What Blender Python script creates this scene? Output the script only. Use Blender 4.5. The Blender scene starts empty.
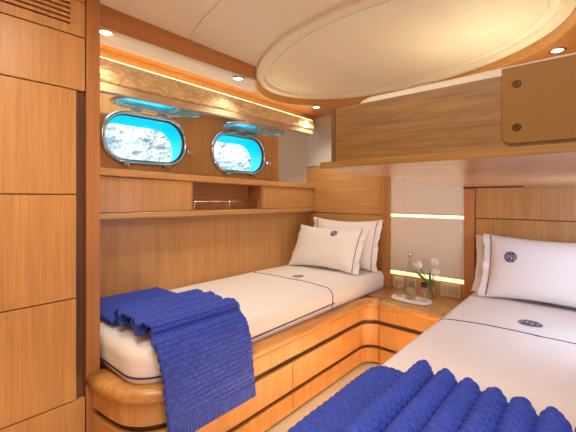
import bpy, bmesh, math, random
from mathutils import Vector, noise
from mathutils.bvhtree import BVHTree
random.seed(7)
PI = math.pi
sc = bpy.context.scene
COL = sc.collection

# ------------------------------------------------------------------ camera
cam_d = bpy.data.cameras.new('camera')
cam = bpy.data.objects.new('camera', cam_d)
COL.objects.link(cam)
cam.location = (0, 0, 1.25)
cam.rotation_euler = (PI/2, 0, math.radians(41.17))
cam_d.sensor_width = 36
cam_d.lens = 351/576*36
cam_d.shift_y = -19/576
cam_d.clip_start = 0.02
cam_d.clip_end = 500
sc.camera = cam

# ------------------------------------------------------------------ materials
def new_mat(name):
    m = bpy.data.materials.new(name)
    m.use_nodes = True
    nt = m.node_tree
    return m, nt, nt.nodes['Principled BSDF']

def srgb(r, g, b):
    f = lambda c: c/12.92 if c <= .04045 else ((c+.055)/1.055)**2.4
    return (f(r/255), f(g/255), f(b/255), 1)

def plain(name, col, rough=.5, metal=0, noise_amt=.04, nscale=30, bump=0, bscale=200, **kw):
    m, nt, b = new_mat(name)
    N = nt.nodes; L = nt.links
    tc = N.new('ShaderNodeTexCoord')
    nz = N.new('ShaderNodeTexNoise'); nz.inputs['Scale'].default_value = nscale; nz.inputs['Detail'].default_value = 3
    L.new(tc.outputs['Object'], nz.inputs['Vector'])
    rp = N.new('ShaderNodeValToRGB')
    rp.color_ramp.elements[0].position = .3; rp.color_ramp.elements[1].position = .7
    rp.color_ramp.elements[0].color = [c*(1-noise_amt) for c in col[:3]]+[1]
    rp.color_ramp.elements[1].color = [min(1, c*(1+noise_amt)) for c in col[:3]]+[1]
    L.new(nz.outputs['Fac'], rp.inputs['Fac'])
    L.new(rp.outputs['Color'], b.inputs['Base Color'])
    b.inputs['Roughness'].default_value = rough
    b.inputs['Metallic'].default_value = metal
    if bump:
        n2 = N.new('ShaderNodeTexNoise'); n2.inputs['Scale'].default_value = bscale; n2.inputs['Detail'].default_value = 4
        L.new(tc.outputs['Object'], n2.inputs['Vector'])
        bp = N.new('ShaderNodeBump'); bp.inputs['Strength'].default_value = bump; bp.inputs['Distance'].default_value = .004
        L.new(n2.outputs['Fac'], bp.inputs['Height']); L.new(bp.outputs['Normal'], b.inputs['Normal'])
    for k, v in kw.items():
        b.inputs[k].default_value = v
    return m

def wood(name, dark, mid, light, axis='z', fine=115, along=2.6, rough=.38, coat=.15, streak=.85):
    m, nt, b = new_mat(name)
    N = nt.nodes; L = nt.links
    tc = N.new('ShaderNodeTexCoord'); oi = N.new('ShaderNodeObjectInfo')
    mul = N.new('ShaderNodeMath'); mul.operation = 'MULTIPLY'; mul.inputs[1].default_value = 13.7
    L.new(oi.outputs['Random'], mul.inputs[0])
    add = N.new('ShaderNodeVectorMath'); add.operation = 'ADD'
    L.new(tc.outputs['Object'], add.inputs[0]); L.new(mul.outputs[0], add.inputs[1])
    def nz(sa, sl, det):
        mp = N.new('ShaderNodeMapping')
        s = [sa, sa, sa]; s['xyz'.index(axis)] = sl
        mp.inputs['Scale'].default_value = s
        L.new(add.outputs[0], mp.inputs['Vector'])
        n = N.new('ShaderNodeTexNoise'); n.inputs['Scale'].default_value = 1; n.inputs['Detail'].default_value = det
        n.inputs['Roughness'].default_value = .6; n.inputs['Distortion'].default_value = .25
        L.new(mp.outputs[0], n.inputs['Vector']); return n
    a = nz(fine, along, 4); c = nz(fine*.16, along*.35, 3); p = nz(fine*3.2, along*5, 2)
    mx = N.new('ShaderNodeMath'); mx.operation = 'MULTIPLY_ADD'; mx.inputs[1].default_value = .55
    L.new(a.outputs['Fac'], mx.inputs[0])
    m2 = N.new('ShaderNodeMath'); m2.operation = 'MULTIPLY_ADD'; m2.inputs[1].default_value = .3
    L.new(c.outputs['Fac'], m2.inputs[0])
    m3 = N.new('ShaderNodeMath'); m3.operation = 'MULTIPLY'; m3.inputs[1].default_value = .15
    L.new(p.outputs['Fac'], m3.inputs[0]); L.new(m3.outputs[0], m2.inputs[2]); L.new(m2.outputs[0], mx.inputs[2])
    rp = N.new('ShaderNodeValToRGB'); cr = rp.color_ramp
    w = .16/streak
    cr.elements[0].position = .5-w; cr.elements[0].color = dark
    cr.elements[1].position = .5+w; cr.elements[1].color = light
    e = cr.elements.new(.5); e.color = mid
    L.new(mx.outputs[0], rp.inputs['Fac']); L.new(rp.outputs['Color'], b.inputs['Base Color'])
    b.inputs['Roughness'].default_value = rough
    b.inputs['Coat Weight'].default_value = coat; b.inputs['Coat Roughness'].default_value = .22
    bp = N.new('ShaderNodeBump'); bp.inputs['Strength'].default_value = .08; bp.inputs['Distance'].default_value = .002
    L.new(a.outputs['Fac'], bp.inputs['Height']); L.new(bp.outputs['Normal'], b.inputs['Normal'])
    return m

def emit(name, col, strength):
    m, nt, b = new_mat(name)
    b.inputs['Base Color'].default_value = (.8, .8, .8, 1)
    b.inputs['Emission Color'].default_value = col
    b.inputs['Emission Strength'].default_value = strength
    return m

OD, OM, OL = (.40, .185, .054, 1), (.53, .268, .086, 1), (.63, .342, .122, 1)
W_Z = wood('oak_vertical', OD, OM, OL, 'z')
W_X = wood('oak_across', OD, OM, OL, 'x')
W_Y = wood('oak_along', OD, OM, OL, 'y')
TD, TM, TL = (.34, .135, .042, 1), (.43, .185, .060, 1), (.51, .235, .082, 1)
T_Z = wood('teak_vertical', TD, TM, TL, 'z')
T_X = wood('teak_across', TD, TM, TL, 'x')
T_Y = wood('teak_along', TD, TM, TL, 'y')
RAILW = wood('teak_rail', (.36, .16, .04, 1), (.56, .28, .08, 1), (.70, .39, .14, 1), 'y', fine=40, along=4, rough=.32, coat=.25)
BUNKW = wood('brown_oak', (.088, .039, .006, 1), (.150, .069, .010, 1), (.21, .102, .018, 1), 'x', fine=110, along=6.0, streak=1.0, coat=0, rough=.5)
BUNKL = wood('lip_oak', (.15, .070, .013, 1), (.21, .100, .020, 1), (.28, .142, .034, 1), 'x', fine=90, along=5)
DARKW = wood('dark_walnut', (.06, .025, .01, 1), (.11, .045, .018, 1), (.15, .065, .025, 1), 'z')
GROOVE = plain('groove_dark_brown', (.09, .035, .012, 1), .6)  # dark brown of the recesses, plinths and bunk edge strip
WHITE_L = plain('ivory_leatherette', (.81, .785, .69, 1), .42, noise_amt=.015, bump=.03, bscale=400)
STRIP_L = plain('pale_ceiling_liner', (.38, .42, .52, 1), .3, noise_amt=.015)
PANEL_P = plain('pale_linen_panel', (.66, .58, .48, 1), .45, noise_amt=.03, bump=.08, bscale=350)
PANEL_G = plain('daylight_grey_panel', (.53, .50, .45, 1), .3, noise_amt=.03)  # pale tone stands in for porthole daylight sheen on wood
COT_W = plain('white_cotton', (.82, .785, .755, 1), .75, noise_amt=.01, bump=.03, bscale=60)
COT_W.node_tree.nodes['Principled BSDF'].inputs['Sheen Weight'].default_value = .2
NAVY = plain('navy_thread', (.014, .024, .12, 1), .6)
BLUE = plain('royal_blue_knit', (.026, .056, .40, 1), .8, noise_amt=.18, nscale=60)
BLUE.node_tree.nodes['Principled BSDF'].inputs['Sheen Weight'].default_value = .12
BLUE.node_tree.nodes['Principled BSDF'].inputs['Sheen Tint'].default_value = (.3, .4, 1, 1)
BLUED = plain('dark_blue_knit', (.020, .032, .20, 1), .8, noise_amt=.15, nscale=60)
STEEL = plain('polished_steel', (.62, .62, .64, 1), .18, 1.0, noise_amt=.02)
BRASS = plain('bronze_plate', (.155, .071, .012, 1), .55, 0, noise_amt=.03, **{'Specular IOR Level': .25})
BLACK = plain('black_plastic', (.012, .012, .014, 1), .35)
IVORYP = plain('ivory_socket_plastic', (.66, .55, .38, 1), .35, noise_amt=.02)
MARBLE = plain('white_marble', (.85, .80, .74, 1), .25, noise_amt=.05, nscale=14)
FLOORM = plain('cream_carpet', (.86, .78, .58, 1), .9, noise_amt=.06, nscale=90, bump=.4, bscale=500)
PETAL = plain('white_petal', (.88, .86, .80, 1), .5, noise_amt=.03, **{'Subsurface Weight': .15})
GREEN = plain('tulip_green', (.10, .22, .035, 1), .45, noise_amt=.2)
AMBER = plain('amber_sachet', (.55, .34, .07, 1), .4, noise_amt=.5, nscale=40)
TUNNEL = plain('tunnel_sea_bounce_cyan', (.004, .80, .92, 1), .35, noise_amt=.02)  # saturated cyan carries the turquoise sea bounce on white tunnel walls
SEA = plain('turquoise_sea', (.0, .50, .72, 1), .25, noise_amt=.25, nscale=.4, bump=.5, bscale=2)
LED_W = emit('warm_led_tape', (1, .78, .42, 1), 7)
LED_P = emit('warm_led_slot', (1, .70, .30, 1), 1.7)
LAMP = emit('downlight_lens', (1, .93, .8, 1), 14)

def glass(name, col=(1, 1, 1, 1), rough=0.0, ior=1.45):
    m, nt, b = new_mat(name)
    b.inputs['Base Color'].default_value = col
    b.inputs['Transmission Weight'].default_value = 1
    b.inputs['Roughness'].default_value = rough
    b.inputs['IOR'].default_value = ior
    return m
m, nt, b = new_mat('clear_glass'); GLASS = m
N = nt.nodes; L = nt.links
tr_ = N.new('ShaderNodeBsdfTransparent'); tr_.inputs['Color'].default_value = (.95, .96, .95, 1)
gl_ = N.new('ShaderNodeBsdfGlossy'); gl_.inputs['Roughness'].default_value = .03
lw_ = N.new('ShaderNodeLayerWeight'); lw_.inputs['Blend'].default_value = .5
pw_ = N.new('ShaderNodeMath'); pw_.operation = 'POWER'; pw_.inputs[1].default_value = 3.5; L.new(lw_.outputs['Facing'], pw_.inputs[0])
fr_ = N.new('ShaderNodeMath'); fr_.operation = 'MULTIPLY_ADD'; fr_.inputs[1].default_value = .55; fr_.inputs[2].default_value = .05; L.new(pw_.outputs[0], fr_.inputs[0])
ms_ = N.new('ShaderNodeMixShader'); L.new(fr_.outputs[0], ms_.inputs[0]); L.new(tr_.outputs[0], ms_.inputs[1]); L.new(gl_.outputs[0], ms_.inputs[2])
L.new(ms_.outputs[0], N['Material Output'].inputs['Surface']); N.remove(b)
m, nt, b = new_mat('lid_glass_sea_reflection'); LIDG = m
b.inputs['Base Color'].default_value = (.06, .74, 1, 1); b.inputs['Metallic'].default_value = .45  # cyan base colour carries the sea reflection seen in the lids
b.inputs['Roughness'].default_value = .06; b.inputs['Coat Weight'].default_value = .5

# gold crinkled blind fabric
m, nt, b = new_mat('gold_crinkle_fabric'); GOLD = m
N = nt.nodes; L = nt.links
tc = N.new('ShaderNodeTexCoord'); mp = N.new('ShaderNodeMapping'); mp.inputs['Scale'].default_value = (22, 20, 46)
L.new(tc.outputs['Object'], mp.inputs['Vector'])
nz = N.new('ShaderNodeTexNoise'); nz.inputs['Scale'].default_value = 1; nz.inputs['Detail'].default_value = 5; nz.inputs['Distortion'].default_value = 1.2
L.new(mp.outputs[0], nz.inputs['Vector'])
rp = N.new('ShaderNodeValToRGB')
rp.color_ramp.elements[0].position = .35; rp.color_ramp.elements[0].color = (.64, .45, .20, 1)
rp.color_ramp.elements[1].position = .68; rp.color_ramp.elements[1].color = (.95, .77, .46, 1)
L.new(nz.outputs['Fac'], rp.inputs['Fac']); L.new(rp.outputs['Color'], b.inputs['Base Color'])
b.inputs['Roughness'].default_value = .45; b.inputs['Sheen Weight'].default_value = .4
bp = N.new('ShaderNodeBump'); bp.inputs['Strength'].default_value = .6; bp.inputs['Distance'].default_value = .02
L.new(nz.outputs['Fac'], bp.inputs['Height']); L.new(bp.outputs['Normal'], b.inputs['Normal'])

# pale limestone cliff
m, nt, b = new_mat('limestone_cliff'); CLIFF = m
N = nt.nodes; L = nt.links
tc = N.new('ShaderNodeTexCoord')
nz = N.new('ShaderNodeTexNoise'); nz.inputs['Scale'].default_value = 3.2; nz.inputs['Detail'].default_value = 9; nz.inputs['Roughness'].default_value = .75
L.new(tc.outputs['Object'], nz.inputs['Vector'])
rp = N.new('ShaderNodeValToRGB'); cr = rp.color_ramp
cr.elements[0].position = .36; cr.elements[0].color = (.05, .065, .055, 1)
cr.elements[1].position = .66; cr.elements[1].color = (.44, .40, .365, 1)
e = cr.elements.new(.47); e.color = (.27, .275, .265, 1)
L.new(nz.outputs['Fac'], rp.inputs['Fac']); L.new(rp.outputs['Color'], b.inputs['Base Color'])
b.inputs['Roughness'].default_value = .9

# ------------------------------------------------------------------ mesh helper
class MB:
    def __init__(s): s.v = []; s.f = []; s.m = []
    def add(s, vs, fs, mi=0):
        o = len(s.v); s.v += [tuple(p) for p in vs]; s.f += [tuple(i+o for i in f) for f in fs]; s.m += [mi]*len(fs); return s
    def box(s, x0, x1, y0, y1, z0, z1, mi=0):
        vs = [(x, y, z) for z in (z0, z1) for y in (y0, y1) for x in (x0, x1)]
        return s.add(vs, [(0, 2, 3, 1), (4, 5, 7, 6), (0, 1, 5, 4), (2, 6, 7, 3), (0, 4, 6, 2), (1, 3, 7, 5)], mi)
    def hexa(s, lo, hi, mi=0):      # two quads of four points, same winding (counter clockwise from above)
        return s.add(list(lo)+list(hi), [(3, 2, 1, 0), (4, 5, 6, 7), (0, 1, 5, 4), (1, 2, 6, 5), (2, 3, 7, 6), (3, 0, 4, 7)], mi)
    def loft(s, rings, closed=True, caps=True, mi=0):
        n = len(rings[0]); vs = [p for r in rings for p in r]; fs = []
        for i in range(len(rings)-1):
            for j in range(n if closed else n-1):
                k = (j+1) % n
                fs.append((i*n+j, i*n+k, (i+1)*n+k, (i+1)*n+j))
        if caps and closed:
            fs.append(tuple(reversed(range(n)))); fs.append(tuple(range((len(rings)-1)*n, len(rings)*n)))
        return s.add(vs, fs, mi)
    def prism(s, poly, z0, z1, mi=0):
        return s.loft([[(x, y, z0) for x, y in poly], [(x, y, z1) for x, y in poly]], mi=mi)
    def tube(s, pts, r, n=8, mi=0, closed=False):
        P = [Vector(p) for p in pts]; rings = []
        for i, p in enumerate(P):
            if closed: t = P[(i+1) % len(P)]-P[i-1]
            else: t = P[min(i+1, len(P)-1)]-P[max(i-1, 0)]
            t = t.normalized() if t.length > 1e-9 else Vector((0, 0, 1))
            up = Vector((0, 0, 1)) if abs(t.z) < .95 else Vector((1, 0, 0))
            a = t.cross(up).normalized(); c = t.cross(a)
            rr = r[i] if isinstance(r, (list, tuple)) else r
            rings.append([p+a*rr*math.cos(2*PI*k/n)+c*rr*math.sin(2*PI*k/n) for k in range(n)])
        if closed: rings.append(rings[0]); return s.loft(rings, caps=False, mi=mi)
        return s.loft(rings, mi=mi)
    def lathe(s, prof, c, n=28, mi=0):
        rings = [[(c[0]+r*math.cos(2*PI*k/n), c[1]+r*math.sin(2*PI*k/n), c[2]+z) for k in range(n)] for r, z in prof]
        return s.loft(rings, mi=mi)
    def grid(s, rows, mi=0):
        return s.loft(rows, closed=False, caps=False, mi=mi)

WL = {}
def link(name, mb, mats, parent=None, smooth=False, bevel=0, solid=0, loc=None, sub=0):
    me = bpy.data.meshes.new(name)
    off = Vector(WL[parent]) if parent is not None else Vector(loc or (0, 0, 0))
    me.from_pydata([tuple(Vector(p)-off) for p in mb.v], [], mb.f)
    mats = mats if isinstance(mats, (list, tuple)) else [mats]
    for mm in mats: me.materials.append(mm)
    me.polygons.foreach_set('material_index', mb.m)
    bm = bmesh.new(); bm.from_mesh(me)
    bmesh.ops.remove_doubles(bm, verts=bm.verts, dist=1e-6)
    bmesh.ops.recalc_face_normals(bm, faces=bm.faces)
    bm.to_mesh(me); bm.free()
    if smooth: me.polygons.foreach_set('use_smooth', [True]*len(me.polygons))
    me.update()
    o = bpy.data.objects.new(name, me); COL.objects.link(o)
    if parent is not None: o.parent = parent; WL[o] = tuple(off)
    else: o.location = off; WL[o] = tuple(off)
    if bevel:
        md = o.modifiers.new('bevel', 'BEVEL'); md.width = bevel; md.segments = 3; md.limit_method = 'ANGLE'; md.angle_limit = math.radians(40)
        me.polygons.foreach_set('use_smooth', [True]*len(me.polygons))
        w = o.modifiers.new('wn', 'WEIGHTED_NORMAL'); w.keep_sharp = False
    if solid:
        md = o.modifiers.new('solid', 'SOLIDIFY'); md.thickness = solid; md.offset = 0
    if sub:
        md = o.modifiers.new('sub', 'SUBSURF'); md.levels = sub; md.render_levels = sub
    return o

def tag(o, label, cat, group=None):
    o['label'] = label; o['category'] = cat
    if group: o['group'] = group
    return o
def thing(name, label, cat, loc=(0, 0, 0), group=None):
    o = bpy.data.objects.new(name, None); COL.objects.link(o)
    o.empty_display_size = .05; o.location = loc; WL[o] = tuple(loc)
    return tag(o, label, cat, group)
def struct(o):
    o['kind'] = 'structure'; return o
def struct_empty(name, loc):
    o = bpy.data.objects.new(name, None); COL.objects.link(o); o.location = loc; WL[o] = tuple(loc); o.empty_display_size = .05
    return struct(o)

def arc(cx, cy, r, a0, a1, n):
    return [(cx+r*math.cos(math.radians(a0+(a1-a0)*i/n)), cy+r*math.sin(math.radians(a0+(a1-a0)*i/n))) for i in range(n+1)]

# ------------------------------------------------------------------ dimensions
YB = 2.825          # headboard wall
ZS = 2.04           # wooden soffit
def zc(y): return 2.15-.015*y     # white ceiling
X_R = .30; Y_F = -.75
def hull_upper(y): return -2.29

# ------------------------------------------------------------------ setting
struct(link('floor', MB().box(-2.3, X_R, Y_F, YB, -.05, 0), FLOORM))
# lower hull wall, behind the left berth
struct(link('wall_left', MB().box(-2.24, -2.18, .623, YB, 0, 1.12), W_Z))
# back wall: boards separated by thin reveals
bk = MB().box(-2.32, X_R+.05, YB, YB+.05, 0, 2.25)
wb = struct(link('wall_back', bk, GROOVE))
def board(x0, x1, z0, z1, mat=W_Z, nm='wall_panel', y0=None, y1=None, bev=.0015):
    return link(nm, MB().box(x0, x1, YB-.012 if y0 is None else y0, YB+.001 if y1 is None else y1, z0, z1), mat, wb, bevel=bev)
board(-2.208, -1.372, 1.098, 1.553, W_X)
board(-2.208, -1.372, 1.559, ZS, PANEL_G)
board(-2.185, -1.372, 0, 1.092, W_X)
board(-.650, X_R, 1.100, 1.345, W_Z)
board(-.650, X_R, 0, 1.094, W_Z)
board(-.650, X_R, 1.350, ZS, W_X)
board(-1.372, -.650, 1.25, ZS, W_X, y0=YB-.006)
board(-1.372, -.650, .0, .60, W_X, y0=YB-.008)
# slanted filler in the corner between hull and headboard wall
fl = MB().hexa([(-2.292, 2.47, 1.12), (-2.205, YB-.012, 1.12), (-2.24, YB, 1.12), (-2.33, 2.49, 1.12)],
               [(-2.292, 2.47, ZS), (-2.205, YB-.012, ZS), (-2.24, YB, ZS), (-2.33, 2.49, ZS)])
struct(link('wall_corner', fl, PANEL_G))
struct(link('wall_right', MB().box(X_R, X_R+.05, Y_F, YB, 0, 2.25), W_Z))
struct(link('wall_front', MB().box(-2.32, X_R+.05, Y_F-.05, Y_F, 0, 2.25), W_Z))

# upper hull wall with two porthole openings
def rrect(cu, cv, hu, hv, r, n=10):
    pts = []
    for (sx, sy, a) in ((1, 1, 0), (-1, 1, 90), (-1, -1, 180), (1, -1, 270)):
        pts += arc(cu+sx*(hu-r), cv+sy*(hv-r), r, a, a+90, n)
    return pts
PORT = [(1.160, 1.636), (1.983, 1.616)]
HU, HV, HR = .285, .155, .148
bm = bmesh.new()
def loop(pts, x):
    vs = [bm.verts.new((x, p[0], p[1])) for p in pts]
    return [bm.edges.new((vs[i], vs[(i+1) % len(vs)])) for i in range(len(vs))]
ed = loop([(.623, 1.10), (2.50, 1.10), (2.50, ZS+.02), (.623, ZS+.02)], -2.29)
for (cy, cz) in PORT: ed += loop(rrect(cy, cz, HU, HV, HR), -2.29)
bmesh.ops.triangle_fill(bm, use_beauty=True, use_dissolve=False, edges=ed)
me = bpy.data.meshes.new('wall_hull'); bm.to_mesh(me); bm.free(); me.materials.append(W_Z)
o = bpy.data.objects.new('wall_hull', me); COL.objects.link(o); struct(o)
# hull skin further out (blocks daylight around the tunnels)
for i, (cy, cz) in enumerate(PORT):
    w = struct_empty('window_%d' % (i+1), (-2.29, cy, cz))
    R = lambda x, g, dz=0: [(x, p[0], p[1]+dz) for p in rrect(cy, cz, HU+g, HV+g, HR+g)]
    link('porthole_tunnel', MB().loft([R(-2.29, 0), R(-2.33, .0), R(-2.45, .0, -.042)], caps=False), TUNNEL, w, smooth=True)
    link('window_frame', MB().loft([R(-2.289, .020), R(-2.275, .020), R(-2.264, .014), R(-2.260, .006), R(-2.268, -.006), R(-2.292, -.008)], caps=False), STEEL, w, smooth=True)
    link('gasket', MB().loft([R(-2.272, -.007), R(-2.278, -.014), R(-2.292, -.014), R(-2.292, -.004)], caps=False), BLACK, w, smooth=True)
    # opened lid, hinged at the top of the frame, held level under the overhead
    zl = cz+HV+.030
    def LR(g, dz): return [(-2.262+(p[1]-(cz-HV))*.94, p[0]+.01, zl+dz-(p[1]-(cz-HV))*.02) for p in rrect(cy, cz, HU+.008+g, HV+g-.010, HR+g-.010)]
    lid = link('lid_frame', MB().loft([LR(.012, 0), LR(.016, .012), LR(.006, .018), LR(-.008, .014), LR(-.012, .002), LR(.012, 0)], caps=False), STEEL, w, smooth=True)
    link('lid_pane', MB().loft([LR(-.008, .004), LR(-.008, .010)]), LIDG, lid)
    for dy in (-.09, .09):
        link('hinge', MB().box(-2.276, -2.235, cy+dy-.035, cy+dy+.035, cz+HV+.006, cz+HV+.024), STEEL, w, bevel=.004)
    for (dy, dz) in ((-.16, -HV-.02), (.12, -HV-.02), (HU+.02, -.06)):
        d = MB().box(-2.285, -2.235, cy+dy-.012, cy+dy+.012, cz+dz-.012, cz+dz+.014)
        d.tube([(-2.24, cy+dy, cz+dz), (-2.215, cy+dy+.01, cz+dz-.012)], .008)
        link('locking_dog', d, STEEL, w, bevel=.003)

# white ceiling and its raised oval
cl = MB().hexa([(-1.735, Y_F, zc(Y_F)), (X_R, Y_F, zc(Y_F)), (X_R, YB, zc(YB)), (-1.735, YB, zc(YB))],
               [(-1.735, Y_F, 2.25), (X_R, Y_F, 2.25), (X_R, YB, 2.25), (-1.735, YB, 2.25)])
cl.hexa([(-2.2, 1.2, zc(1.2)), (-1.735, 1.2, zc(1.2)), (-1.735, YB, zc(YB)), (-2.2, YB, zc(YB))],
        [(-2.2, 1.2, 2.25), (-1.735, 1.2, 2.25), (-1.735, YB, 2.25), (-2.2, YB, 2.25)])
ceil = struct(link('ceiling', cl, WHITE_L))
EC = (-1.01, 2.005); EA, EB, ER = .965, .63, math.radians(-9)
def ell(t, g=0):
    x, y = (EA+g)*math.cos(t), (EB+g)*math.sin(t)
    return (EC[0]+x*math.cos(ER)-y*math.sin(ER), EC[1]+x*math.sin(ER)+y*math.cos(ER))
def bead(name, g, r, n=96, drop=.0):
    pts = [(*ell(2*PI*k/n, g), 0) for k in range(n)]
    return link(name, MB().tube([(x, y, zc(y)-drop) for x, y, _ in pts], r, 8, closed=True), WHITE_L, ceil, smooth=True)
# oval panel: a slightly dropped ring and a recessed field
n = 192
ring = MB()
prof = [(.002, .002), (.0, -.020), (-.004, -.026), (-.052, -.026), (-.056, -.022), (-.060, .002)]
ring.loft([[(*ell(2*PI*k/n, g), zc(ell(2*PI*k/n, g)[1])+dz) for k in range(n)] for g, dz in prof], caps=False)
link('oval_rim', ring, WHITE_L, ceil)
bead('oval_bead', -.105, .005)
# panel seam of the ceiling
sm = [(-1.72, 1.15), (-1.66, 1.10), (-1.6, 1.075), (-1.52, 1.05), (-1.4, 1.02), (-1.25, .99), (-1.0, .95), (-.6, .92), (X_R, .9)]
link('ceiling_seam', MB().tube([(x, y, zc(y)) for x, y in sm],   .007, 6), WHITE_L, ceil, smooth=True)

# wooden soffit round the white ceiling; its inner edge follows the beam and bulges round the oval
XB = -1.725
ts = [2*PI*k/400 for k in range(400)]
G = .012
far = [(t, ell(t, G)) for t in ts]
t0 = min((t for t, p in far if PI*.5 < t < PI*1.5), key=lambda t: abs(ell(t, G)[0]-XB)+(10 if ell(t, G)[1] > 2.0 else 0))
t1 = 0.02
edge = []
k = 0; NT = 90
for k in range(NT+1):
    t = t0+(t1-t0)*k/NT
    edge.append(ell(t, G))
imin = next(i for i, p in enumerate(edge) if p[1] > 1.80)
def xboard(y): return -1.965-.062*max(0, y-.6)
def xstrip(y): return -1.905-.03*max(0, y-.6)
def fill(name, poly, mat, z):
    return struct(link(name, MB().prism(poly, z, z+.02), mat))
yS = edge[imin][1]
cx_ = xstrip(yS); endp = [(cx_+.02, yS+.012), (cx_+.004, yS), (cx_, yS-.03)]
strip = [(XB, Y_F), (XB, edge[0][1])]+edge[:imin+1]+endp+[(xstrip(.6), .6), (xstrip(.6), Y_F)]
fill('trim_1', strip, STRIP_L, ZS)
rest = edge[imin:]+[(X_R, edge[-1][1]), (X_R, YB), (xboard(YB)-.1, YB), (xboard(.6)-.02, .6), (xstrip(.6), .6)]+endp[::-1]
fill('trim_2', rest, T_X, ZS)
# fascia under the ceiling edge: straight beam plus curved ring
path = [(XB, Y_F), (XB, edge[0][1]-.02)]
def fascia(name, path, mat, th=.012):
    f = MB()
    rows = [[], [], [], []]
    for i, p in enumerate(path):
        a = Vector(path[max(i-1, 0)]); c = Vector(path[min(i+1, len(path)-1)]); d = (c-a).normalized(); nrm = Vector((d.y, -d.x))
        q = Vector(p); qi = q+nrm*th
        rows[0].append((q.x, q.y, ZS-.004)); rows[1].append((qi.x, qi.y, ZS-.004)); rows[2].append((qi.x, qi.y, zc(q.y)+.01)); rows[3].append((q.x, q.y, zc(q.y)+.01))
    f.loft([[rows[r][i] for r in range(4)] for i in range(len(path))])
    return struct(link(name, f, mat))
fascia('trim_3', path, T_Y)
fascia('trim_4', edge+[(X_R, edge[-1][1])], W_X)
# vertical wood board behind the blind
bd = MB().hexa([(xboard(.623)-.015, .623, 1.93), (xboard(.623), .623, 1.93), (xboard(YB), YB, 1.93), (xboard(YB)-.015, YB, 1.93)],
               [(xboard(.623)-.015, .623, ZS), (xboard(.623), .623, ZS), (xboard(YB), YB, ZS), (xboard(YB)-.015, YB, ZS)])
struct(link('trim_5', bd, W_Y))
struct(link('trim_6', MB().box(-2.32, -1.72, .565, .623, 0, 2.2), T_Z))     # partition beside the wardrobe
o = bpy.data.objects['trim_6']
bpy.data.meshes.remove(o.data)
struct(link('trim_6', MB().box(-2.32, -1.65, .567, .623, 0, 2.2), T_Z, bevel=.003))

# downlights
def downlight(x, y, z, label):
    t = thing('downlight', label, 'ceiling light', (x, y, z), 'recessed ceiling downlights')
    link('bezel', MB().lathe([(.040, .0), (.040, -.004), (.036, -.007), (.029, -.006), (.027, .001)], (x, y, z), 24), STEEL, t, smooth=True)
    link('lens', MB().lathe([(.0, -.003), (.027, -.003), (.027, 0), (.0, 0)], (x, y, z), 24), LAMP, t)
    ld = bpy.data.lights.new('lamp', 'SPOT'); ld.energy = DL; ld.color = (1, .87, .70); ld.spot_size = math.radians(120); ld.spot_blend = .8; ld.shadow_soft_size = .03
    lo = bpy.data.objects.new('lamp', ld); COL.objects.link(lo); lo.parent = t; lo.location = (0, 0, -.014)
    return t
DL = 15
downlight(-1.765, .69, ZS, 'round downlight in the pale ceiling strip right next to the tall post')
downlight(-1.785, 1.54, ZS, 'round downlight in the pale ceiling strip above the middle of the gold blind')
downlight(-1.84, 2.48, ZS, 'round downlight in the wooden ceiling corner above the end of the blind')
downlight(-.152, 2.375, ZS, 'round downlight in wooden ceiling above the upper bunk mattress')

# ------------------------------------------------------------------ wardrobe
t = thing('wardrobe', 'tall oak built-in wardrobe with flush handleless doors and a slatted vent, at left edge', 'wardrobe', (-1.95, -.1, 0))
link('carcass', MB().box(-2.32, -1.675, Y_F, .565, 0, 2.18), DARKW, t)
gap = .0022
XW = -1.65
def front(nm, y0, y1, z0, z1, mat=W_Z):
    return link(nm, MB().box(-1.674, XW, y0+gap, y1-gap, z0+gap, z1-gap), mat, t, bevel=.002)
YM = -.12
for (y0, y1) in ((YM, .53), (Y_F, YM)):
    front('door', y0, y1, .392, .823); front('door', y0, y1, .823, 1.261); front('door', y0, y1, 1.261, 1.703)
link('edge_recess', MB().box(-1.674, -1.668, .530, .562, .394, 1.700), DARKW, t)
for (y0, y1) in ((YM, .564), (Y_F, YM)):
    front('plinth_panel', y0, y1, .0, .392); front('upper_panel', y0, y1, 1.703, 1.932)
    front('top_rail', y0, y1, 2.083, 2.16)
front('vent_panel', Y_F, YM, 1.932, 2.083)
# slotted vent panel: border pieces and slats
v = MB()
ya, yb2, za, zb = YM+gap, .564-gap, 1.932+gap, 2.083-gap
ys = .505
v.box(-1.674, XW, ys, yb2, za, zb); v.box(-1.674, XW, ya, -.02, za, zb)
zz = [1.972+.0205*i for i in range(5)]
lo = za
for z in zz:
    v.box(-1.674, XW, -.02, ys, lo, z); lo = z+.008
v.box(-1.674, XW, -.02, ys, lo, zb)
link('vent_panel', v, W_Z, t)

# ------------------------------------------------------------------ wall cabinet under the portholes
YC0, YC1 = .623, YB-.014
def sh(y): return -.021*(y-.8)
t = thing('wall_cabinet', 'long oak shelf cabinet under the portholes with two flap doors and an open niche', 'cabinet', (-2.2, .623, 1.12))
def sbox(x0, x1, y0, y1, z0, z1, kz0=1, kz1=1, mb=None):
    mb = mb or MB()
    f0 = lambda y: z0+sh(y)*kz0
    f1 = lambda y: z1+sh(y)*kz1
    return mb.hexa([(x0, y0, f0(y0)), (x1, y0, f0(y0)), (x1, y1, f0(y1)), (x0, y1, f0(y1))],
                   [(x0, y0, f1(y0)), (x1, y0, f1(y0)), (x1, y1, f1(y1)), (x0, y1, f1(y1))])
link('top_board', sbox(-2.285, -2.096, YC0, YC1, 1.372, 1.416), W_Y, t, bevel=.006)
link('bottom_board', sbox(-2.285, -2.094, YC0, YC1, 1.118, 1.158, .3, .3), W_Y, t, bevel=.008)
link('back_board', sbox(-2.285, -2.279, YC0, YC1, 1.15, 1.38, .3, 1), T_Y, t)
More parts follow.
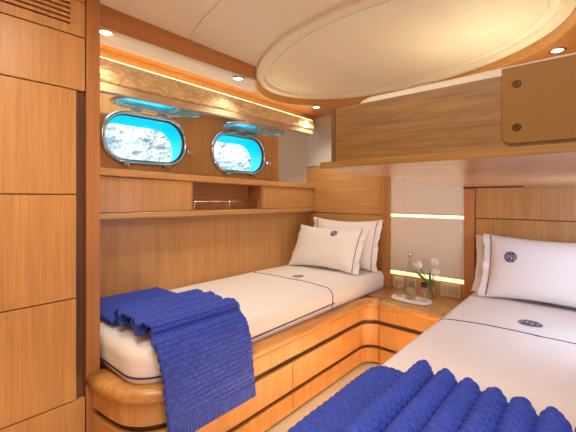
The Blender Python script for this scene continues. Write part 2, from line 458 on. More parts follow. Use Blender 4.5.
for (y0, y1) in ((YC0, 1.395), (2.09, YC1-.004)):
    link('door', sbox(-2.13, -2.110, y0+.003, y1, 1.161, 1.369, .3, 1), W_Z, t, bevel=.002)
for y in (1.398, 1.80, 2.075):
    if y == 1.80: continue
    link('divider', sbox(-2.279, -2.112, y, y+.012, 1.158, 1.372, .3, 1), T_Z, t)
rl = MB()
ra, rb = 1.43, 2.055
rl.tube([(-2.125, ra, 1.222+sh(ra)*.3), (-2.125, rb, 1.222+sh(rb)*.3)], .0045)
for y in (ra, 1.745, rb):
    rl.tube([(-2.125, y, 1.157+sh(y)*.3), (-2.125, y, 1.224+sh(y)*.3)], .0045)
link('guard_rail', rl, STEEL, t, smooth=True)
# small clear dish standing on the cabinet
d = MB().box(-2.205, -2.135, 1.52, 1.60, 1.398, 1.424)
o = link('glass_dish', d, GLASS, loc=(-2.17, 1.56, 1.398), bevel=.008)
tag(o, 'small clear glass block standing on the shelf top just below the second porthole', 'dish')

# ------------------------------------------------------------------ roman blind
def xbl(y): return -1.915-.026*(y-.65)
t = thing('roman_blind', 'gathered gold crinkle roman blind pulled up above the portholes, glowing along its top', 'blind', (-1.94, .64, 1.80))
y0, y1 = .632, 2.60
def ztp(y): return 1.973-.008*(y-.7)
def zbt(y): return 1.795+.018*(y-.7)
rows = []
NJ = 160
prof = [(-.034, .93), (-.012, .93), (-.006, 1.0), (.0, .97), (.010, .85), (.006, .72), (.012, .60), (.006, .48), (.010, .38), (.0, .30), (-.012, .285), (-.034, .285)]
for j in range(NJ+1):
    y = y0+(y1-y0)*j/NJ
    r = []
    for i, (dx, q) in enumerate(prof):
        z = zbt(y)+(ztp(y)-zbt(y))*q
        nn = noise.noise(Vector((y*9, q*4, 3)))*.008+noise.noise(Vector((y*26, q*9, 8)))*.004 if 2 < i < 10 else 0
        r.append((xbl(y)+dx+nn, y, z+nn*.4))
    rows.append(r)
b2 = MB().loft(rows)
link('fabric', b2, GOLD, t, smooth=True)
rows = []
for j in range(2):
    y = (y0, y1-.005)[j]
    z0, z1 = zbt(y), zbt(y)+(ztp(y)-zbt(y))*.285
    rows.append([(xbl(y)+dx, y, z0+(z1-z0)*q) for dx, q in ((-.03, .0), (-.002, 0), (.002, .1), (.002, .86), (-.004, .97), (-.03, .97))])
link('hem_bar', MB().loft(rows), plain('beige_hem', (.52, .38, .24, 1), .5), t)
tp = MB().hexa([(xbl(y0)-.036, y0, ztp(y0)-.012), (xbl(y0)-.004, y0, ztp(y0)-.012), (xbl(y1)-.004, y1, ztp(y1)-.012), (xbl(y1)-.036, y1, ztp(y1)-.012)],
               [(xbl(y0)-.036, y0, ztp(y0)+.003), (xbl(y0)-.008, y0, ztp(y0)+.003), (xbl(y1)-.008, y1, ztp(y1)+.003), (xbl(y1)-.036, y1, ztp(y1)+.003)])
link('led_tape', tp, LED_W, t)

# ------------------------------------------------------------------ sweeps for the berth fronts
def path_normals(p):
    out = []
    for i in range(len(p)):
        a = Vector(p[max(i-1, 0)]); c = Vector(p[min(i+1, len(p)-1)]); d = (c-a).normalized()
        out.append(Vector((d.y, -d.x)))
    return out
def sweep(path, prof):
    N_ = path_normals(path)
    return MB().loft([[(p[0]+n_.x*o_, p[1]+n_.y*o_, z) for o_, z in prof] for p, n_ in zip(path, N_)])
def dense(p, step=.05):
    out = [p[0]]
    for a, c in zip(p, p[1:]):
        a, c = Vector(a), Vector(c); k = max(1, int((c-a).length/step))
        for i in range(1, k+1): out.append(tuple(a+(c-a)*i/k))
    return out
def cutpath(path, f):   # split index where f turns true
    for i, p in enumerate(path):
        if f(p): return i
    return len(path)-1
XE, YN = -1.305, 2.40
P1 = [(-1.648, .590), (-1.50, .606)]+arc(XE-.19, .80, .19, -88, 0, 12)+[(XE, 1.534)]
P2 = [(XE, 1.5345), (XE, YN-.10)]+arc(XE+.10, YN-.10, .10, 180, 90, 10)[1:]
P1 = dense(P1); P2 = dense(P2)
P2[-1] = (XE+.0985, YN)
PN = dense([(XE+.1035, YN), (-.665, YN)])
PBER = P1+P2[1:]
def panel(z0, z1, th=.02): return [(-th, z0), (-.001, z0), (0, z0+.002), (0, z1-.002), (-.001, z1), (-th, z1)]
RAIL = [(-.062, .428), (.006, .428), (.018, .433), (.025, .445), (.026, .458), (.021, .471), (.010, .480), (-.006, .484), (-.045, .484), (-.062, .480)]
Z_ = dict(low=(0.02, .122), mid=(.146, .302), up=(.334, .430))
t = thing('berth', 'left built-in oak berth with rounded foot corner, thick rail and dark finger grooves', 'bed', (-1.72, 1.2, 0))
link('rail', sweep(PBER, RAIL), RAILW, t, smooth=True)
link('apron', sweep(PBER, panel(*Z_['up'])), W_Z, t, smooth=False)
for z0, z1 in ((.122, .146), (.302, .334)):
    link('finger_groove', sweep(PBER, [(-.03, z0-.01), (-.021, z0-.01), (-.021, z1+.01), (-.03, z1+.01)]), GROOVE, t, smooth=False)
G1 = P1[:-1]+[(XE, 1.531)]; G2 = [(XE, 1.538)]+P2[1:]
for pth in (G1, G2):
    link('drawer_front', sweep(pth, panel(*Z_['mid'])), W_Z, t)
    link('drawer_front', sweep(pth, panel(*Z_['low'])), W_Z, t)
link('plinth', sweep(PBER, [(-.05, 0), (-.03, 0), (-.03, .03), (-.05, .03)]), GROOVE, t)
link('berth_board', MB().prism([(-2.176, .63), (-1.52, .665), (-1.42, .71), (-1.37, .80), (-1.37, 2.47), (-1.19, 2.47), (-1.19, 2.81), (-2.176, 2.81)], .40, .4838), T_Y, t)

t = thing('nightstand', 'oak corner nightstand between the two beds holding a tray and tulips', 'nightstand', (-.93, 2.6, 0))
TOPP = [(-.062, .428)]+RAIL[1:8]
link('top', MB().box(-1.188, -.662, YN+.01, YB-.013, .440, .4835), wood('nightstand_top_oak', OD, OM, OL, 'x', rough=.25, coat=.4), t)
link('edge_moulding', sweep(PN, RAIL), RAILW, t, smooth=True)
link('apron', sweep(PN, panel(*Z_['up'])), W_Z, t)
link('drawer_front', sweep(PN, panel(*Z_['mid'])), W_Z, t)
link('drawer_front', sweep(PN, panel(*Z_['low'])), W_Z, t)
for z0, z1 in ((.122, .146), (.302, .334)):
    link('finger_groove', sweep(PN, [(-.03, z0-.01), (-.021, z0-.01), (-.021, z1+.01), (-.03, z1+.01)]), GROOVE, t)
link('plinth', sweep(PN, [(-.05, 0), (-.03, 0), (-.03, .03), (-.05, .03)]), GROOVE, t)

t = thing('berth', 'right built-in oak berth in the foreground, almost hidden under white bedding and blue blanket', 'bed', (-.2, 1.7, 0))
link('base', MB().box(-.655, X_R-.003, .66, YB-.014, 0, .42), W_Z, t, bevel=.01)
link('berth_board', MB().box(-.66, X_R-.003, .63, YB-.014, .421, .484), RAILW, t, bevel=.012)
link('led_tape', MB().box(-.6585, -.6555, .80, 2.36, .10, .112), LED_W, t)

# ------------------------------------------------------------------ mattresses
def rr_ring(x0, x1, y0, y1, radii, d, z, n=10, extra=24):
    hx = (x1-x0)/2; hy = (y1-y0)/2
    d = min(d, min(hx, hy)-.002)
    x0, x1, y0, y1 = x0+d, x1-d, y0+d, y1-d
    c = [(x1, y1, -1, -1, 0), (x0, y1, 1, -1, 90), (x0, y0, 1, 1, 180), (x1, y0, -1, 1, 270)]
    pts = []
    segs = []
    for (cx, cy, sx, sy, a), r in zip(c, radii):
        r = max(r-d, .0015); r = min(r, (x1-x0)/2, (y1-y0)/2)
        segs.append(arc(cx+sx*r, cy+sy*r, r, a, a+90, n))
    for i in range(4):
        pts += segs[i]
        a = Vector(segs[i][-1]); b_ = Vector(segs[(i+1) % 4][0])
        for k in range(1, extra): pts.append(tuple(a+(b_-a)*k/extra))
    return [(p[0], p[1], z) for p in pts]
def bedding(x0, x1, y0, y1, radii, zb, zt, rr, puff, seed, side_out=0.0):
    rings = []
    prof = [(.05, zb), (.012, zb), (.003, zb+.012), (0, zb+.03), (-side_out, zb+(zt-rr-zb)*.6), (0, zt-rr)]
    for k in range(1, 8):
        a = PI/2*k/7
        prof.append((rr*(1-math.cos(a))*1.0, zt-rr+rr*math.sin(a)))
    d = rr
    half = min(x1-x0, y1-y0)/2
    while d < half-.03:
        d += .035
        prof.append((min(d, half-.004), zt+puff*min(1, (d-rr)/.2)))
    for d_, z in prof:
        r_ = rr_ring(x0, x1, y0, y1, radii, d_, z)
        out = []
        for p in r_:
            w = max(0, min(1, (z-zt+.06)/.06))
            q = noise.noise(Vector((p[0]*2.6+seed, p[1]*2.2, 0)))*.007*w+noise.noise(Vector((p[0]*9+seed, p[1]*5, 1)))*.0022*w
            s2 = noise.noise(Vector((p[0]*6, p[1]*6, z*4+seed)))*.003*(1-w) if z > zb+.02 else 0
            out.append((p[0]+s2, p[1], p[2]+q))
        rings.append(out)
    return MB().loft(rings)
def bvh(mb): return BVHTree.FromPolygons([Vector(p) for p in mb.v], mb.f)
def top_pt(tree, x, y, lift=0):
    h = tree.ray_cast(Vector((x, y, 1.2)), Vector((0, 0, -1)))
    return None if h[0] is None else h[0]+h[1]*lift*(1 if h[1].z > 0 else -1)
def around(tree, y, xc, zc_, a0, a1, n, lift):
    pts = []
    for k in range(n+1):
        a = math.radians(a0+(a1-a0)*k/n)
        dr = Vector((math.cos(a), 0, math.sin(a)))
        h = tree.ray_cast(Vector((xc, y, zc_))+dr*.6, -dr)
        if h[0] is not None: pts.append(h[0]+dr*lift)
    return pts

def emblem(parent, surf, r, label=None):
    """surf(u,v) -> (point, normal); a round navy monogram with interlaced white strokes"""
    mb = MB(); n = 28; rings = []
    for q in (.02, .35, .7, 1.0):
        ring_ = []
        for k in range(n):
            p, nr = surf(r*q*math.cos(2*PI*k/n), r*q*math.sin(2*PI*k/n)); ring_.append(p+nr*.0016)
        rings.append(ring_)
    mb.loft(rings, caps=False)
    mb.f.append(tuple(range(n))); mb.m.append(0)
    def stroke(pts, w):
        L_, R_ = [], []
        for i, (a, c) in enumerate(pts):
            q0 = pts[max(i-1, 0)]; q1 = pts[min(i+1, len(pts)-1)]
            d = Vector((q1[0]-q0[0], q1[1]-q0[1])).normalized(); nn = Vector((-d.y, d.x))*w
            for lst, sg in ((L_, 1), (R_, -1)):
                p, nr = surf((a+nn.x*sg)*r, (c+nn.y*sg)*r); lst.append(p+nr*.0026)
        mb.grid([L_, R_], 1)
    lerp = lambda a, b_, n_=6: [(a[0]+(b_[0]-a[0])*i/n_, a[1]+(b_[1]-a[1])*i/n_) for i in range(n_+1)]
    stroke(lerp((-.28, -.42), (-.28, .42)), .04); stroke(lerp((-.28, .42), (.22, -.42)), .04); stroke(lerp((.22, -.42), (.22, .42)), .04)
    for s_ in (-1, 1):
        for q in (.52, .70, .86):
            stroke([(s_*q*math.cos(a), q*math.sin(a)) for a in [math.radians(-48+96*i/8) for i in range(9)]], .022)
    for q in (.62, .80):
        for s_ in (-1, 1):
            stroke([(q*math.cos(a), s_*q*math.sin(a)) for a in [math.radians(62+56*i/6) for i in range(7)]], .022)
    return link('emblem', mb, [NAVY, COT_W], parent, smooth=True)
def flat_surf(tree, x, y, ax=(1, 0), ay=(0, 1)):
    def f(u, v_):
        h = tree.ray_cast(Vector((x+ax[0]*u+ay[0]*v_, y+ax[1]*u+ay[1]*v_, 1.2)), Vector((0, 0, -1)))
        return h[0], Vector((0, 0, 1))
    return f

# left
ml = bedding(-2.172, -1.336, .645, 2.775, (.03, .03, .03, .13), .4845, .628, .050, .012, 2)
t = thing('mattress', 'left single mattress in white cotton bedding with navy piping on its side', 'mattress', (-1.76, 1.7, .4845))
link('bedding', ml, COT_W, t, smooth=True)
TLB = bvh(ml)
link('piping', MB().tube(around(TLB, 1.985, -1.55, .52, 178, -6, 60, .0005), .0032, 6), NAVY, t, smooth=True)
pp = [Vector(p) for p in rr_ring(-2.172, -1.336, .645, 2.775, (.03, .03, .03, .13), -.002, .516)]
pp = [p for p in pp if (p.y < .75 or p.x > -1.45) and not (p.x < -2.1) and p.y < 2.06]
pp.sort(key=lambda p: (p.y+ (p.x+1.35 if p.y < .85 else 0)))
link('piping', MB().tube([(p.x, p.y, p.z+ (0.0 if p.y < 1 else .012*min(1, (p.y-1)))) for p in pp], .0036, 6), NAVY, t, smooth=True)
emblem(t, flat_surf(TLB, -1.72, 2.085), .045)
# right
mr = bedding(-.655, X_R-.006, .640, 2.775, (.03, .03, .03, .05), .4845, .600, .060, .012, 9, .004)
t = thing('mattress', 'right single mattress in foreground with white duvet and round navy monogram', 'mattress', (-.2, 1.7, .4845))
link('bedding', mr, COT_W, t, smooth=True)
TRB = bvh(mr)
link('piping', MB().tube(around(TRB, 1.965, -.42, .54, 2, 182, 60, .0005), .0030, 6), NAVY, t, smooth=True)
emblem(t, flat_surf(TRB, -.245, 2.13), .052)

# ------------------------------------------------------------------ knitted blankets
def catmull(P, step):
    P = [Vector(p) for p in P]; out = []
    for i in range(len(P)-1):
        a, b_, c, d = P[max(i-1, 0)], P[i], P[i+1], P[min(i+2, len(P)-1)]
        n_ = max(2, int((c-b_).length/(step*.25)))
        for k in range(n_):
            u = k/n_
            out.append(.5*((2*b_)+(c-a)*u+(2*a-5*b_+4*c-d)*u*u+(3*b_-a-3*c+d)*u**3))
    out.append(P[-1])
    res = [out[0]]; acc = 0; s_ = [0]
    for a, b_ in zip(out, out[1:]):
        L_ = (b_-a).length
        while acc+L_ >= step:
            f = (step-acc)/L_; a = a+(b_-a)*f; res.append(a); L_ -= step*f if False else (b_-a).length*0+0
            L_ = (b_-a).length; acc = 0
        acc += L_
    return res
def weave(s_, t_, c):
    if c < 0: s_, t_, c = t_, s_, -c
    i, j = math.floor(s_/c), math.floor(t_/(c*.62))
    off = .5*(j % 2)
    u = (s_/c+off) % 1; v_ = (t_/(c*.62)) % 1
    return (math.sin(PI*u)**.38)*(math.sin(PI*v_)**.42)
def blanket(section, ylo, yhi, step, cell, amp, seed, hem=None, thick=.010):
    """section: list of (x,z); the throw runs along the section and ylo/yhi give its two long edges"""
    S = catmull([(x, 0, z) for x, z in section], step)
    n_ = len(S); rows = []
    for i, p in enumerate(S):
        a = S[max(i-1, 0)]; c = S[min(i+1, n_-1)]; d = (c-a).normalized(); nr = Vector((-d.z, 0, d.x))
        s_ = i*step; f = i/(n_-1)
        y0, y1 = ylo(p, f), yhi(p, f)
        m_ = max(8, int((y1-y0)/step)); m_ = MJ
        r = []
        for j in range(m_+1):
            q = j/m_
            y = y0+(y1-y0)*q
            tt = q*(y1-y0)
            h = weave(s_, tt, cell)*amp
            if hem and s_ > n_*step-hem: h = (abs(math.sin(PI*tt/.014)))*amp*1.1
            w = noise.noise(Vector((p.x*5, y*5, seed)))*.006
            ed_ = min(q, 1-q)*(y1-y0)
            rd = -.008*(max(0, 1-ed_/.012))**2
            wob = noise.noise(Vector((s_*14, seed, 2)))*.006*(abs(q-.5)*2)
            P_ = p+nr*(h+w*.6+rd)
            r.append((P_.x, y+wob, P_.z))
        rows.append(r)
    return MB().grid(rows)
# left throw: flat by the hull, four rolls, then over the edge and down past the rail
sec = [(-2.150, .655), (-1.95, .657), (-1.75, .658), (-1.705, .660)]
xs = -1.70
for k in range(4):
    x = xs+.086*k
    sec += [(x+.000, .672), (x-.010, .698), (x+.012, .720), (x+.046, .724), (x+.076, .708), (x+.082, .686)]
sec += [(-1.352, .672), (-1.315, .662), (-1.282, .628), (-1.266, .575), (-1.259, .50), (-1.255, .42), (-1.252, .35), (-1.248, .283)]
MJ = 160
ylo = lambda p, f: .700+.012*math.sin(p.x*40)*(p.z > .66)+(.03*max(0, (.62-p.z))/.34)
yhi = lambda p, f: 1.165+.012*math.sin(p.x*31)*(p.z > .66)+(.02*max(0, (.62-p.z))/.34)
t = thing('throw_blanket', 'royal blue basket-knit throw folded over the foot of the left bed, hanging down its side', 'blanket', (-1.6, .95, .65))
bl = blanket(sec, ylo, yhi, .0029, -.034, .0085, 4, hem=.06)
link('knit', bl, BLUE, t, smooth=True, solid=.008)
# right throw
sec = [(-.690, .30), (-.686, .40), (-.680, .48), (-.668, .540), (-.642, .588), (-.60, .612), (-.55, .619), (-.50, .622), (-.474, .630)]
for k, xp in enumerate((-.438, -.360, -.288, -.220, -.150, -.078, -.004, .07, .145)):
    sec += [(xp-.032, .636), (xp-.026, .662), (xp-.006, .680), (xp+.016, .670), (xp+.034, .644)]
sec += [(.20, .632), (.275, .630)]
MJ = 186
t = thing('throw_blanket', 'royal blue knitted throw gathered in thick ridges across the right bed in foreground', 'blanket', (-.2, .95, .65))
bl = blanket(sec, lambda p, f: .66, lambda p, f: 1.195-.14*max(0, p.x+.44)+.015*noise.noise(Vector((p.x*9, 1, 5)))+(.02 if p.x < -.46 else .03*(p.z-.63)/.05), .0034, .027, .0075, 8)
link('knit', bl, BLUE, t, smooth=True, solid=.008)

# ------------------------------------------------------------------ pillows
def pillow(label, B, wx, up, w, h, T, fl_l, fl_r, seed, emb=None, group=None):
    B, wx, up = Vector(B), Vector(wx).normalized(), Vector(up).normalized()
    nr = wx.cross(up).normalized()
    if nr.y > 0: nr = -nr
    t = thing('pillow', label, 'pillow', tuple(B), group)
    NA, NB = 64, 40
    def prof(a, b_):
        if a < fl_l or a > w-fl_r:
            return .003, True
        x = (a-fl_l)/(w-fl_l-fl_r)*2-1; y = b_/h*2-1
        e = max(0, (1-abs(x)**3.2))*max(0, (1-abs(y)**2.8))
        return .003+T*(e**.55), False
    def pos(a, b_, side):
        th, isfl = prof(a, b_)
        x = a/w*2-1; y = b_/h*2-1
        pin = .030*(1-x*x)*y*abs(y)          # long edges pulled in
        pin2 = .020*(1-y*y)*x*abs(x)
        rip = 0
        fa = max(0, fl_l-a)/max(fl_l, .001) if a < fl_l else (max(0, a-(w-fl_r))/max(fl_r, .001) if a > w-fl_r else 0)
        if fa: rip = fa*(.008*math.sin(b_*38+seed)+.006*math.sin(b_*71+seed*2))
        wr = noise.noise(Vector((a*7+seed, b_*7, side)))*.006*min(1, th/.03)+noise.noise(Vector((a*16+seed, b_*10, side+4)))*.002
        droop = .012*math.sin(PI*a/w)*0
        return B+wx*(a-w/2-pin2)+up*(b_-pin)+nr*(side*(th+wr)*(1 if side > 0 else .8)+rip-droop)
    mb = MB()
    g = lambda side: [[pos(w*i/NA, h*j/NB, side) for j in range(NB+1)] for i in range(NA+1)]
    fr, bkk = g(1), g(-1)
    mb.grid(fr); mb.grid(bkk)
    rim = lambda G_: [G_[i][0] for i in range(NA+1)]+[G_[NA][j] for j in range(1, NB+1)]+[G_[i][NB] for i in range(NA-1, -1, -1)]+[G_[0][j] for j in range(NB-1, 0, -1)]
    mb.loft([rim(fr), rim(bkk)], caps=False)
    link('pillowcase', mb, COT_W, t, smooth=True)
    for (on, a) in ((fl_l > .005, fl_l), (fl_r > .005, w-fl_r)):
        if on:
            pts = [pos(a, h*(.02+.96*j/40), 1)+nr*.0035 for j in range(41)]
            link('piping', MB().tube(pts, .0028, 6), NAVY, t, smooth=True)
    if emb:
        def sf(u, v_):
            return pos(emb[0]+u, emb[1]+v_, 1)+nr*.001, nr
        emblem(t, sf, emb[2])
    return t
lean = lambda deg: (0, math.sin(math.radians(deg)), math.cos(math.radians(deg)))
pillow('white pillow with navy round monogram in front on the left bed', (-1.735, 2.40, .637), (1, .03, 0), lean(27), .70, .40, .066, .004, .055, 3, (.42, .325, .034))
pillow('white pillow with navy edge lines leaning on the wall behind another on left bed', (-1.685, 2.60, .637), (1, .0, 0), lean(17), .72, .44, .05, .045, .05, 11)
pillow('large white pillow with navy round monogram in front on the right bed', (-.195, 2.50, .612), (1, -.02, 0), lean(22), .76, .425, .06, .05, .05, 6, (.175, .265, .037))
pillow('white pillow mostly hidden behind the monogrammed one on the right bed', (-.262, 2.62, .612), (1, .02, 0), lean(16), .74, .39, .045, .05, .05, 15)

# ------------------------------------------------------------------ headboard panel between the beds
t = thing('headboard_panel', 'pale padded wall panel between the beds with glowing light slots and wooden posts', 'wall panel', (-1.01, YB-.02, .48))
link('post', MB().box(-1.372, -1.297, YB-.045, YB-.0125, .484, 2.035), T_Z, t, bevel=.003)
link('post', MB().box(-.722, -.652, YB-.045, YB-.0132, .484, 1.308), T_Z, t, bevel=.003)
link('pad', MB().box(-1.296, -.723, YB-.034, YB-.0125, 1.116, 1.50), PANEL_P, t, bevel=.004)
link('pad', MB().box(-1.296, -.723, YB-.034, YB-.0125, .640, 1.082), PANEL_P, t, bevel=.004)
link('led_slot', MB().box(-1.296, -.723, YB-.024, YB-.0128, 1.086, 1.110), LED_P, t)
link('led_slot', MB().box(-1.296, -.723, YB-.030, YB-.0125, .608, .634), LED_P, t)
def outlet(x0, x1, z0, z1, mats, label, ng, body=IVORYP):
    t2 = thing('power_outlet', label, 'outlet', ((x0+x1)/2, YB-.012, z0), 'sockets above the nightstand')
    link('face_plate', MB().box(x0, x1, YB-.0185, YB-.0095, z0, z1), body, t2, bevel=.003)
    for k in range(ng):
        w_ = (x1-x0-.02)/ng
        a = x0+.01+w_*k
        link('module', MB().box(a+.003, a+w_-.003, YB-.022, YB-.0182, z0+.02, z1-.02), mats, t2, bevel=.0015)
CRM = plain('cream_module', (.52, .42, .28, 1), .35)
outlet(-1.275, -1.190, .500, .585, CRM, 'square ivory wall switch furthest left under the light slot', 2)
outlet(-1.165, -1.085, .500, .585, CRM, 'square ivory wall switch just behind the glass carafe', 1)
outlet(-1.045, -.985, .530, .572, plain('grey_module', (.5, .5, .5, 1), .4), 'small black wall outlet behind the glasses with a pale slot', 1, BLACK)
outlet(-.895, -.752, .492, .594, CRM, 'wide ivory socket plate on the wall right of the tulips', 3)

# ------------------------------------------------------------------ tray, glasses, carafe, tulips
tr = thing('tray', 'oval white marble tray on the nightstand carrying glasses', 'tray', (-1.02, 2.545, .484))
def oval(hx, hy, z, n_=40): 
    return [(-1.02+hx*math.copysign(abs(math.cos(a))**.75, math.cos(a)), 2.545+hy*math.copysign(abs(math.sin(a))**.75, math.sin(a)), z) for a in [2*PI*k/n_ for k in range(n_)]]
link('slab', MB().loft([oval(.136, .066, .4838), oval(.146, .076, .488), oval(.148, .078, .498), oval(.144, .074, .503), oval(.136, .066, .503), oval(.130, .060, .4985)]), MARBLE, tr, smooth=False, bevel=.001)
def tumbler(x, y, z, r, h, label, mat=GLASS):
    o_ = link('drinking_glass', MB().lathe([(r*.80, 0), (r*.84, .001), (r, h), (r*.94, h), (r*.78, .010), (.001, .009)], (x, y, z), 28), mat, loc=(x, y, z), smooth=True)
    tag(o_, label, 'glass', 'glasses on the tray'); return o_
ZT = .4988
tumbler(-1.115, 2.555, ZT, .030, .115, 'empty clear tumbler at left end of the white tray')
tumbler(-.925, 2.548, ZT, .030, .100, 'empty clear tumbler at right end of the white tray beside the vase')
jx, jy = -1.022, 2.540
tumbler(jx, jy, ZT, .047, .095, 'wide clear tumbler at middle of the tray with amber sachets in it')
for k, (dx, dy, a) in enumerate(((-.016, .006, 8), (.016, -.008, -8))):
    s_ = MB().box(-.016, .016, -.006, .006, 0, .066)
    ca, sa = math.cos(math.radians(a)), math.sin(math.radians(a))
    s_.v = [(jx+dx+x*ca+z*sa*.4, jy+dy+y, ZT+.013+z*ca-x*sa*.4+.004) for x, y, z in s_.v]
    o_ = link('sachet', s_, AMBER, loc=(jx+dx, jy+dy, ZT+.012), bevel=.003)
    tag(o_, ('left' if k == 0 else 'right')+' amber sachet standing in the middle tumbler on the tray', 'sachet', 'amber sachets in the tumbler')
c = thing('carafe', 'tall slim clear glass carafe standing behind the white tray', 'carafe', (-1.10, 2.72, .4838))
link('body', MB().lathe([(.036, 0), (.038, .004), (.038, .13), (.034, .17), (.016, .235), (.0135, .29), (.016, .31), (.013, .31), (.011, .29), (.0135, .236), (.031, .168), (.035, .13), (.035, .008), (.001, .007)], (-1.10, 2.72, .4838), 28), GLASS, c, smooth=True)
link('stopper', MB().lathe([(.006, .295), (.0105, .300), (.016, .312), (.014, .322), (.006, .326), (.001, .326)], (-1.10, 2.72, .4838), 20), STEEL, c, smooth=True)
VX, VY = -.925, 2.705
o = link('vase', MB().lathe([(.034, 0), (.036, .003), (.037, .14), (.0345, .14), (.033, .012), (.001, .010)], (VX, VY, .4838), 28), GLASS, loc=(VX, VY, .4838), smooth=True)
tag(o, 'small clear cylinder vase with white tulips at right of the tray', 'vase')
def bez(a, b_, c_, n_=14):
    a, b_, c_ = Vector(a), Vector(b_), Vector(c_)
    return [a*(1-u)**2+b_*2*u*(1-u)+c_*u*u for u in [i/n_ for i in range(n_+1)]]
def leaf(base, ctrl, tip, width):
    P_ = bez(base, ctrl, tip, 16); L_, M_, R_ = [], [], []
    for i, p in enumerate(P_):
        u = i/16; d = (P_[min(i+1, 16)]-P_[max(i-1, 0)]).normalized()
        s_ = d.cross(Vector((0, -1, .2))).normalized(); w_ = width*math.sin(PI*min(1, u*.93+.07))**.8
        L_.append(p+s_*w_); M_.append(p+Vector((0, .004, -.002))); R_.append(p-s_*w_)
    return MB().grid([L_, M_, R_])
def tulip(base, ctrl, head, label, lf=None, r=.029, axis=None):
    t2 = thing('tulip', label, 'flower', tuple(base), 'white tulips in the vase')
    st = bez(base, ctrl, head)
    link('stem', MB().tube(st, .0032, 8), GREEN, t2, smooth=True)
    ax = (axis and Vector(axis) or (Vector(head)-Vector(ctrl))).normalized()
    e1 = ax.cross(Vector((0, 1, 0))).normalized(); e2 = ax.cross(e1)
    H_ = Vector(head)
    for k in range(6):
        an = 2*PI*k/6+(.0 if k % 2 else .12); rr_ = 1.0 if k % 2 else .90
        rows = []
        for i in range(9):
            u = i/8
            rad = r*rr_*(math.sin(PI*(.12+.60*u))**.8)*(1.0 if u < .8 else 1+.05*(u-.8))
            half = .62*(math.sin(PI*min(.97, .10+.86*u))**.6)
            rows.append([H_+ax*(u*.058-.004)+(e1*math.cos(an+half*q)+e2*math.sin(an+half*q))*(rad-.0022*q*q) for q in (-1, -.5, 0, .5, 1)])
        link('petal', MB().grid(rows), PETAL, t2, smooth=True, solid=.0012)
    if lf:
        for (b0, b1, b2_, w_) in lf: link('leaf', leaf(b0, b1, b2_, w_), GREEN, t2, smooth=True, solid=.001)
zb = .497
tulip((VX-.008, VY, zb), (VX-.012, VY-.002, .60), (-1.000, 2.67, .712), 'white tulip leaning left out of the vase',
      [((VX-.012, VY, .56), (VX-.05, VY-.01, .64), (-1.055, 2.66, .690), .011)])
tulip((VX, VY+.006, zb), (VX-.004, VY+.005, .62), (-.908, 2.705, .735), 'white tulip standing tallest, upright at the top of the bunch',
      [((VX, VY+.008, .54), (VX-.02, VY+.01, .62), (-.945, 2.71, .700), .010)])
tulip((VX+.008, VY-.006, zb), (VX+.002, VY-.01, .59), (-.892, 2.670, .672), 'white tulip hanging lowest at the right of the vase, above its rim',
      [((VX+.006, VY-.008, .53), (VX+.0, VY-.02, .60), (-.935, 2.67, .655), .009)])

# ------------------------------------------------------------------ upper bunk
def zb_(y): return 1.346-.018*(y-.95)
t = thing('upper_bunk', 'wooden pull-down upper bunk above the right bed with a brown oak foot board', 'bunk bed', (-.2, 1.9, 1.34))
link('foot_board', MB().box(-.629, X_R-.004, .950, .975, 1.364, 1.535), BUNKW, t, bevel=.002)
link('edge_strip', MB().box(-.643, -.6292, .949, .976, 1.364, 1.536), GROOVE, t)
link('side_board', MB().hexa([(-.642, .977, 1.364), (-.622, .977, 1.364), (-.622, 2.80, 1.33), (-.642, 2.80, 1.33)],
                             [(-.642, .977, 1.535), (-.622, .977, 1.535), (-.622, 2.80, 1.505), (-.642, 2.80, 1.505)]), T_Y, t)
ya, yb2 = .949, YB-.015
lipz = zb_(ya)
link('lip', MB().box(-.686, X_R-.004, ya-.003, .9485, lipz-.002, lipz+.0185), BUNKL, t, bevel=.003)
bt = MB().hexa([(-.683, ya, zb_(ya)), (X_R-.004, ya, zb_(ya)), (X_R-.004, yb2, zb_(yb2)), (-.683, yb2, zb_(yb2))],
               [(-.683, ya, zb_(ya)+.018), (X_R-.004, ya, zb_(ya)+.018), (X_R-.004, yb2, zb_(yb2)+.018), (-.683, yb2, zb_(yb2)+.018)])
link('bottom_board', bt, wood('bunk_underside_bounce_oak', (.50, .28, .16, 1), (.58, .35, .21, 1), (.65, .41, .25, 1), 'x', rough=.25, coat=.5), t, bevel=.003)  # lighter pinkish tone carries the bounce from the white bedding below
pl = MB()
poly = [(X_R-.006, 1.372), (X_R-.006, 1.548), (-.164, 1.548)]+[(-.144+.02*math.cos(math.radians(a)), 1.392+.02*math.sin(math.radians(a))) for a in (180, 202, 225, 247, 270)]
pl.loft([[(x, .9435, z) for x, z in poly], [(x, .9497, z) for x, z in poly]])
pt = link('bracket_plate', pl, BRASS, t, bevel=.0015)
for z in (1.508, 1.409):
    s_ = MB()
    rings = [[(-.134+r_*math.cos(2*PI*k/20), yy, z+r_*math.sin(2*PI*k/20)) for k in range(20)] for r_, yy in ((.0085, .9436), (.0085, .9415), (.0065, .9400), (.0035, .9400), (.003, .9425))]
    s_.loft(rings)
    link('screw', s_, [plain('dark_bronze_screw', (.12, .07, .03, 1), .3, .9)], pt, smooth=False)
link('hinge_bar', MB().hexa([(-.680, 2.60, 1.309), (-.33, 2.56, 1.309), (-.33, 2.572, 1.309), (-.680, 2.615, 1.309)],
                            [(-.680, 2.60, 1.3165), (-.33, 2.56, 1.3172), (-.33, 2.572, 1.3172), (-.680, 2.615, 1.3165)]), BLACK, t)
mu = bedding(-.612, X_R-.01, .984, 2.80, (.03, .03, .10, .03), 1.366, 1.571, .04, .004, 5)
o = link('mattress', mu, plain('white_mattress_ticking', (.42, .375, .31, 1), .8, noise_amt=.08, nscale=120), loc=(-.15, 1.9, 1.366), smooth=True)
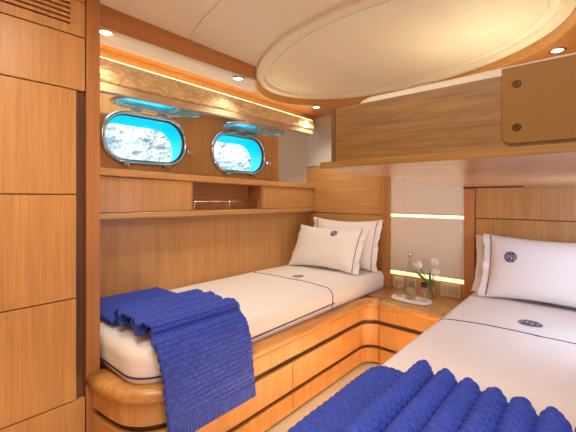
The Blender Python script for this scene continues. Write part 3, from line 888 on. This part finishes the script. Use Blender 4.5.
tag(o, 'white mattress lying in the upper bunk, its edge showing over the foot board', 'mattress')

# ------------------------------------------------------------------ outside: sea and cliff
struct(link('ground_sea', MB().box(-140, -2.6, -80, 140, -.6, -.5), SEA))
rows = []
for i in range(220):
    r = []
    for j in range(120):
        u = i/219; v_ = j/119
        y = -25+100*u; z = -1+34*v_
        x = -30-14*v_+2.2*noise.fractal(Vector((y*.16, z*.22, 4)), .8, 2.1, 7)
        r.append((x, y, z))
    rows.append(r)
struct(link('ground_cliff', MB().grid(rows), CLIFF))

# ------------------------------------------------------------------ light
w = bpy.data.worlds.new('world'); sc.world = w; w.use_nodes = True
bg = w.node_tree.nodes['Background']; bg.inputs['Color'].default_value = (.76, .89, 1, 1); bg.inputs['Strength'].default_value = 3.2
def lamp(name, kind, loc, energy, color, rot=(0, 0, 0), **kw):
    ld = bpy.data.lights.new(name, kind); ld.energy = energy; ld.color = color
    for k, v_ in kw.items(): setattr(ld, k, v_)
    lo = bpy.data.objects.new(name, ld); COL.objects.link(lo); lo.location = loc; lo.rotation_euler = rot
    return lo
lamp('sun', 'SUN', (5, -5, 20), 4.0, (1, .96, .9), (math.radians(48), 0, math.radians(65)), angle=.01)
# added unseen soft fill near the ceiling, behind the camera
lamp('ceiling_fill', 'AREA', (-.45, .15, 2.13), 26, (1, .90, .76), (0, 0, 0), shape='RECTANGLE', size=1.2, size_y=.7)
# added unseen cool fills at the right, brightening the right bed and pillow
lamp('right_cool_fill', 'AREA', (.27, .30, 1.08), 6, (.70, .80, 1), (math.radians(82), 0, math.radians(22)), shape='RECTANGLE', size=.4, size_y=.5)
lamp('side_cool_fill', 'AREA', (.285, 1.98, 1.10), 11, (.64, .76, 1), (math.radians(84), 0, math.radians(62)), shape='RECTANGLE', size=.45, size_y=.3)
# led tape under the right berth
lamp('berth_led', 'AREA', (-.700, 1.6, .08), 27, (1, .86, .62), (0, 0, 0), shape='RECTANGLE', size=.02, size_y=1.6)
lamp('bunk_uplight_fill', 'AREA', (-.40, 2.1, 1.66), 3, (1, .80, .50), (PI, 0, 0), shape='RECTANGLE', size=.4, size_y=.5)  # added unseen uplight that brightens the oval ceiling panel

vs = sc.view_settings
sc.display_settings.display_device = 'sRGB'
vs.view_transform = 'Standard'; vs.look = 'None'; vs.exposure = 0.1; vs.gamma = 1; vs.use_curve_mapping = False
sc.cycles.use_denoising = True
sc.cycles.max_bounces = 10
sc.cycles.diffuse_bounces = 6
sc.cycles.transmission_bounces = 10
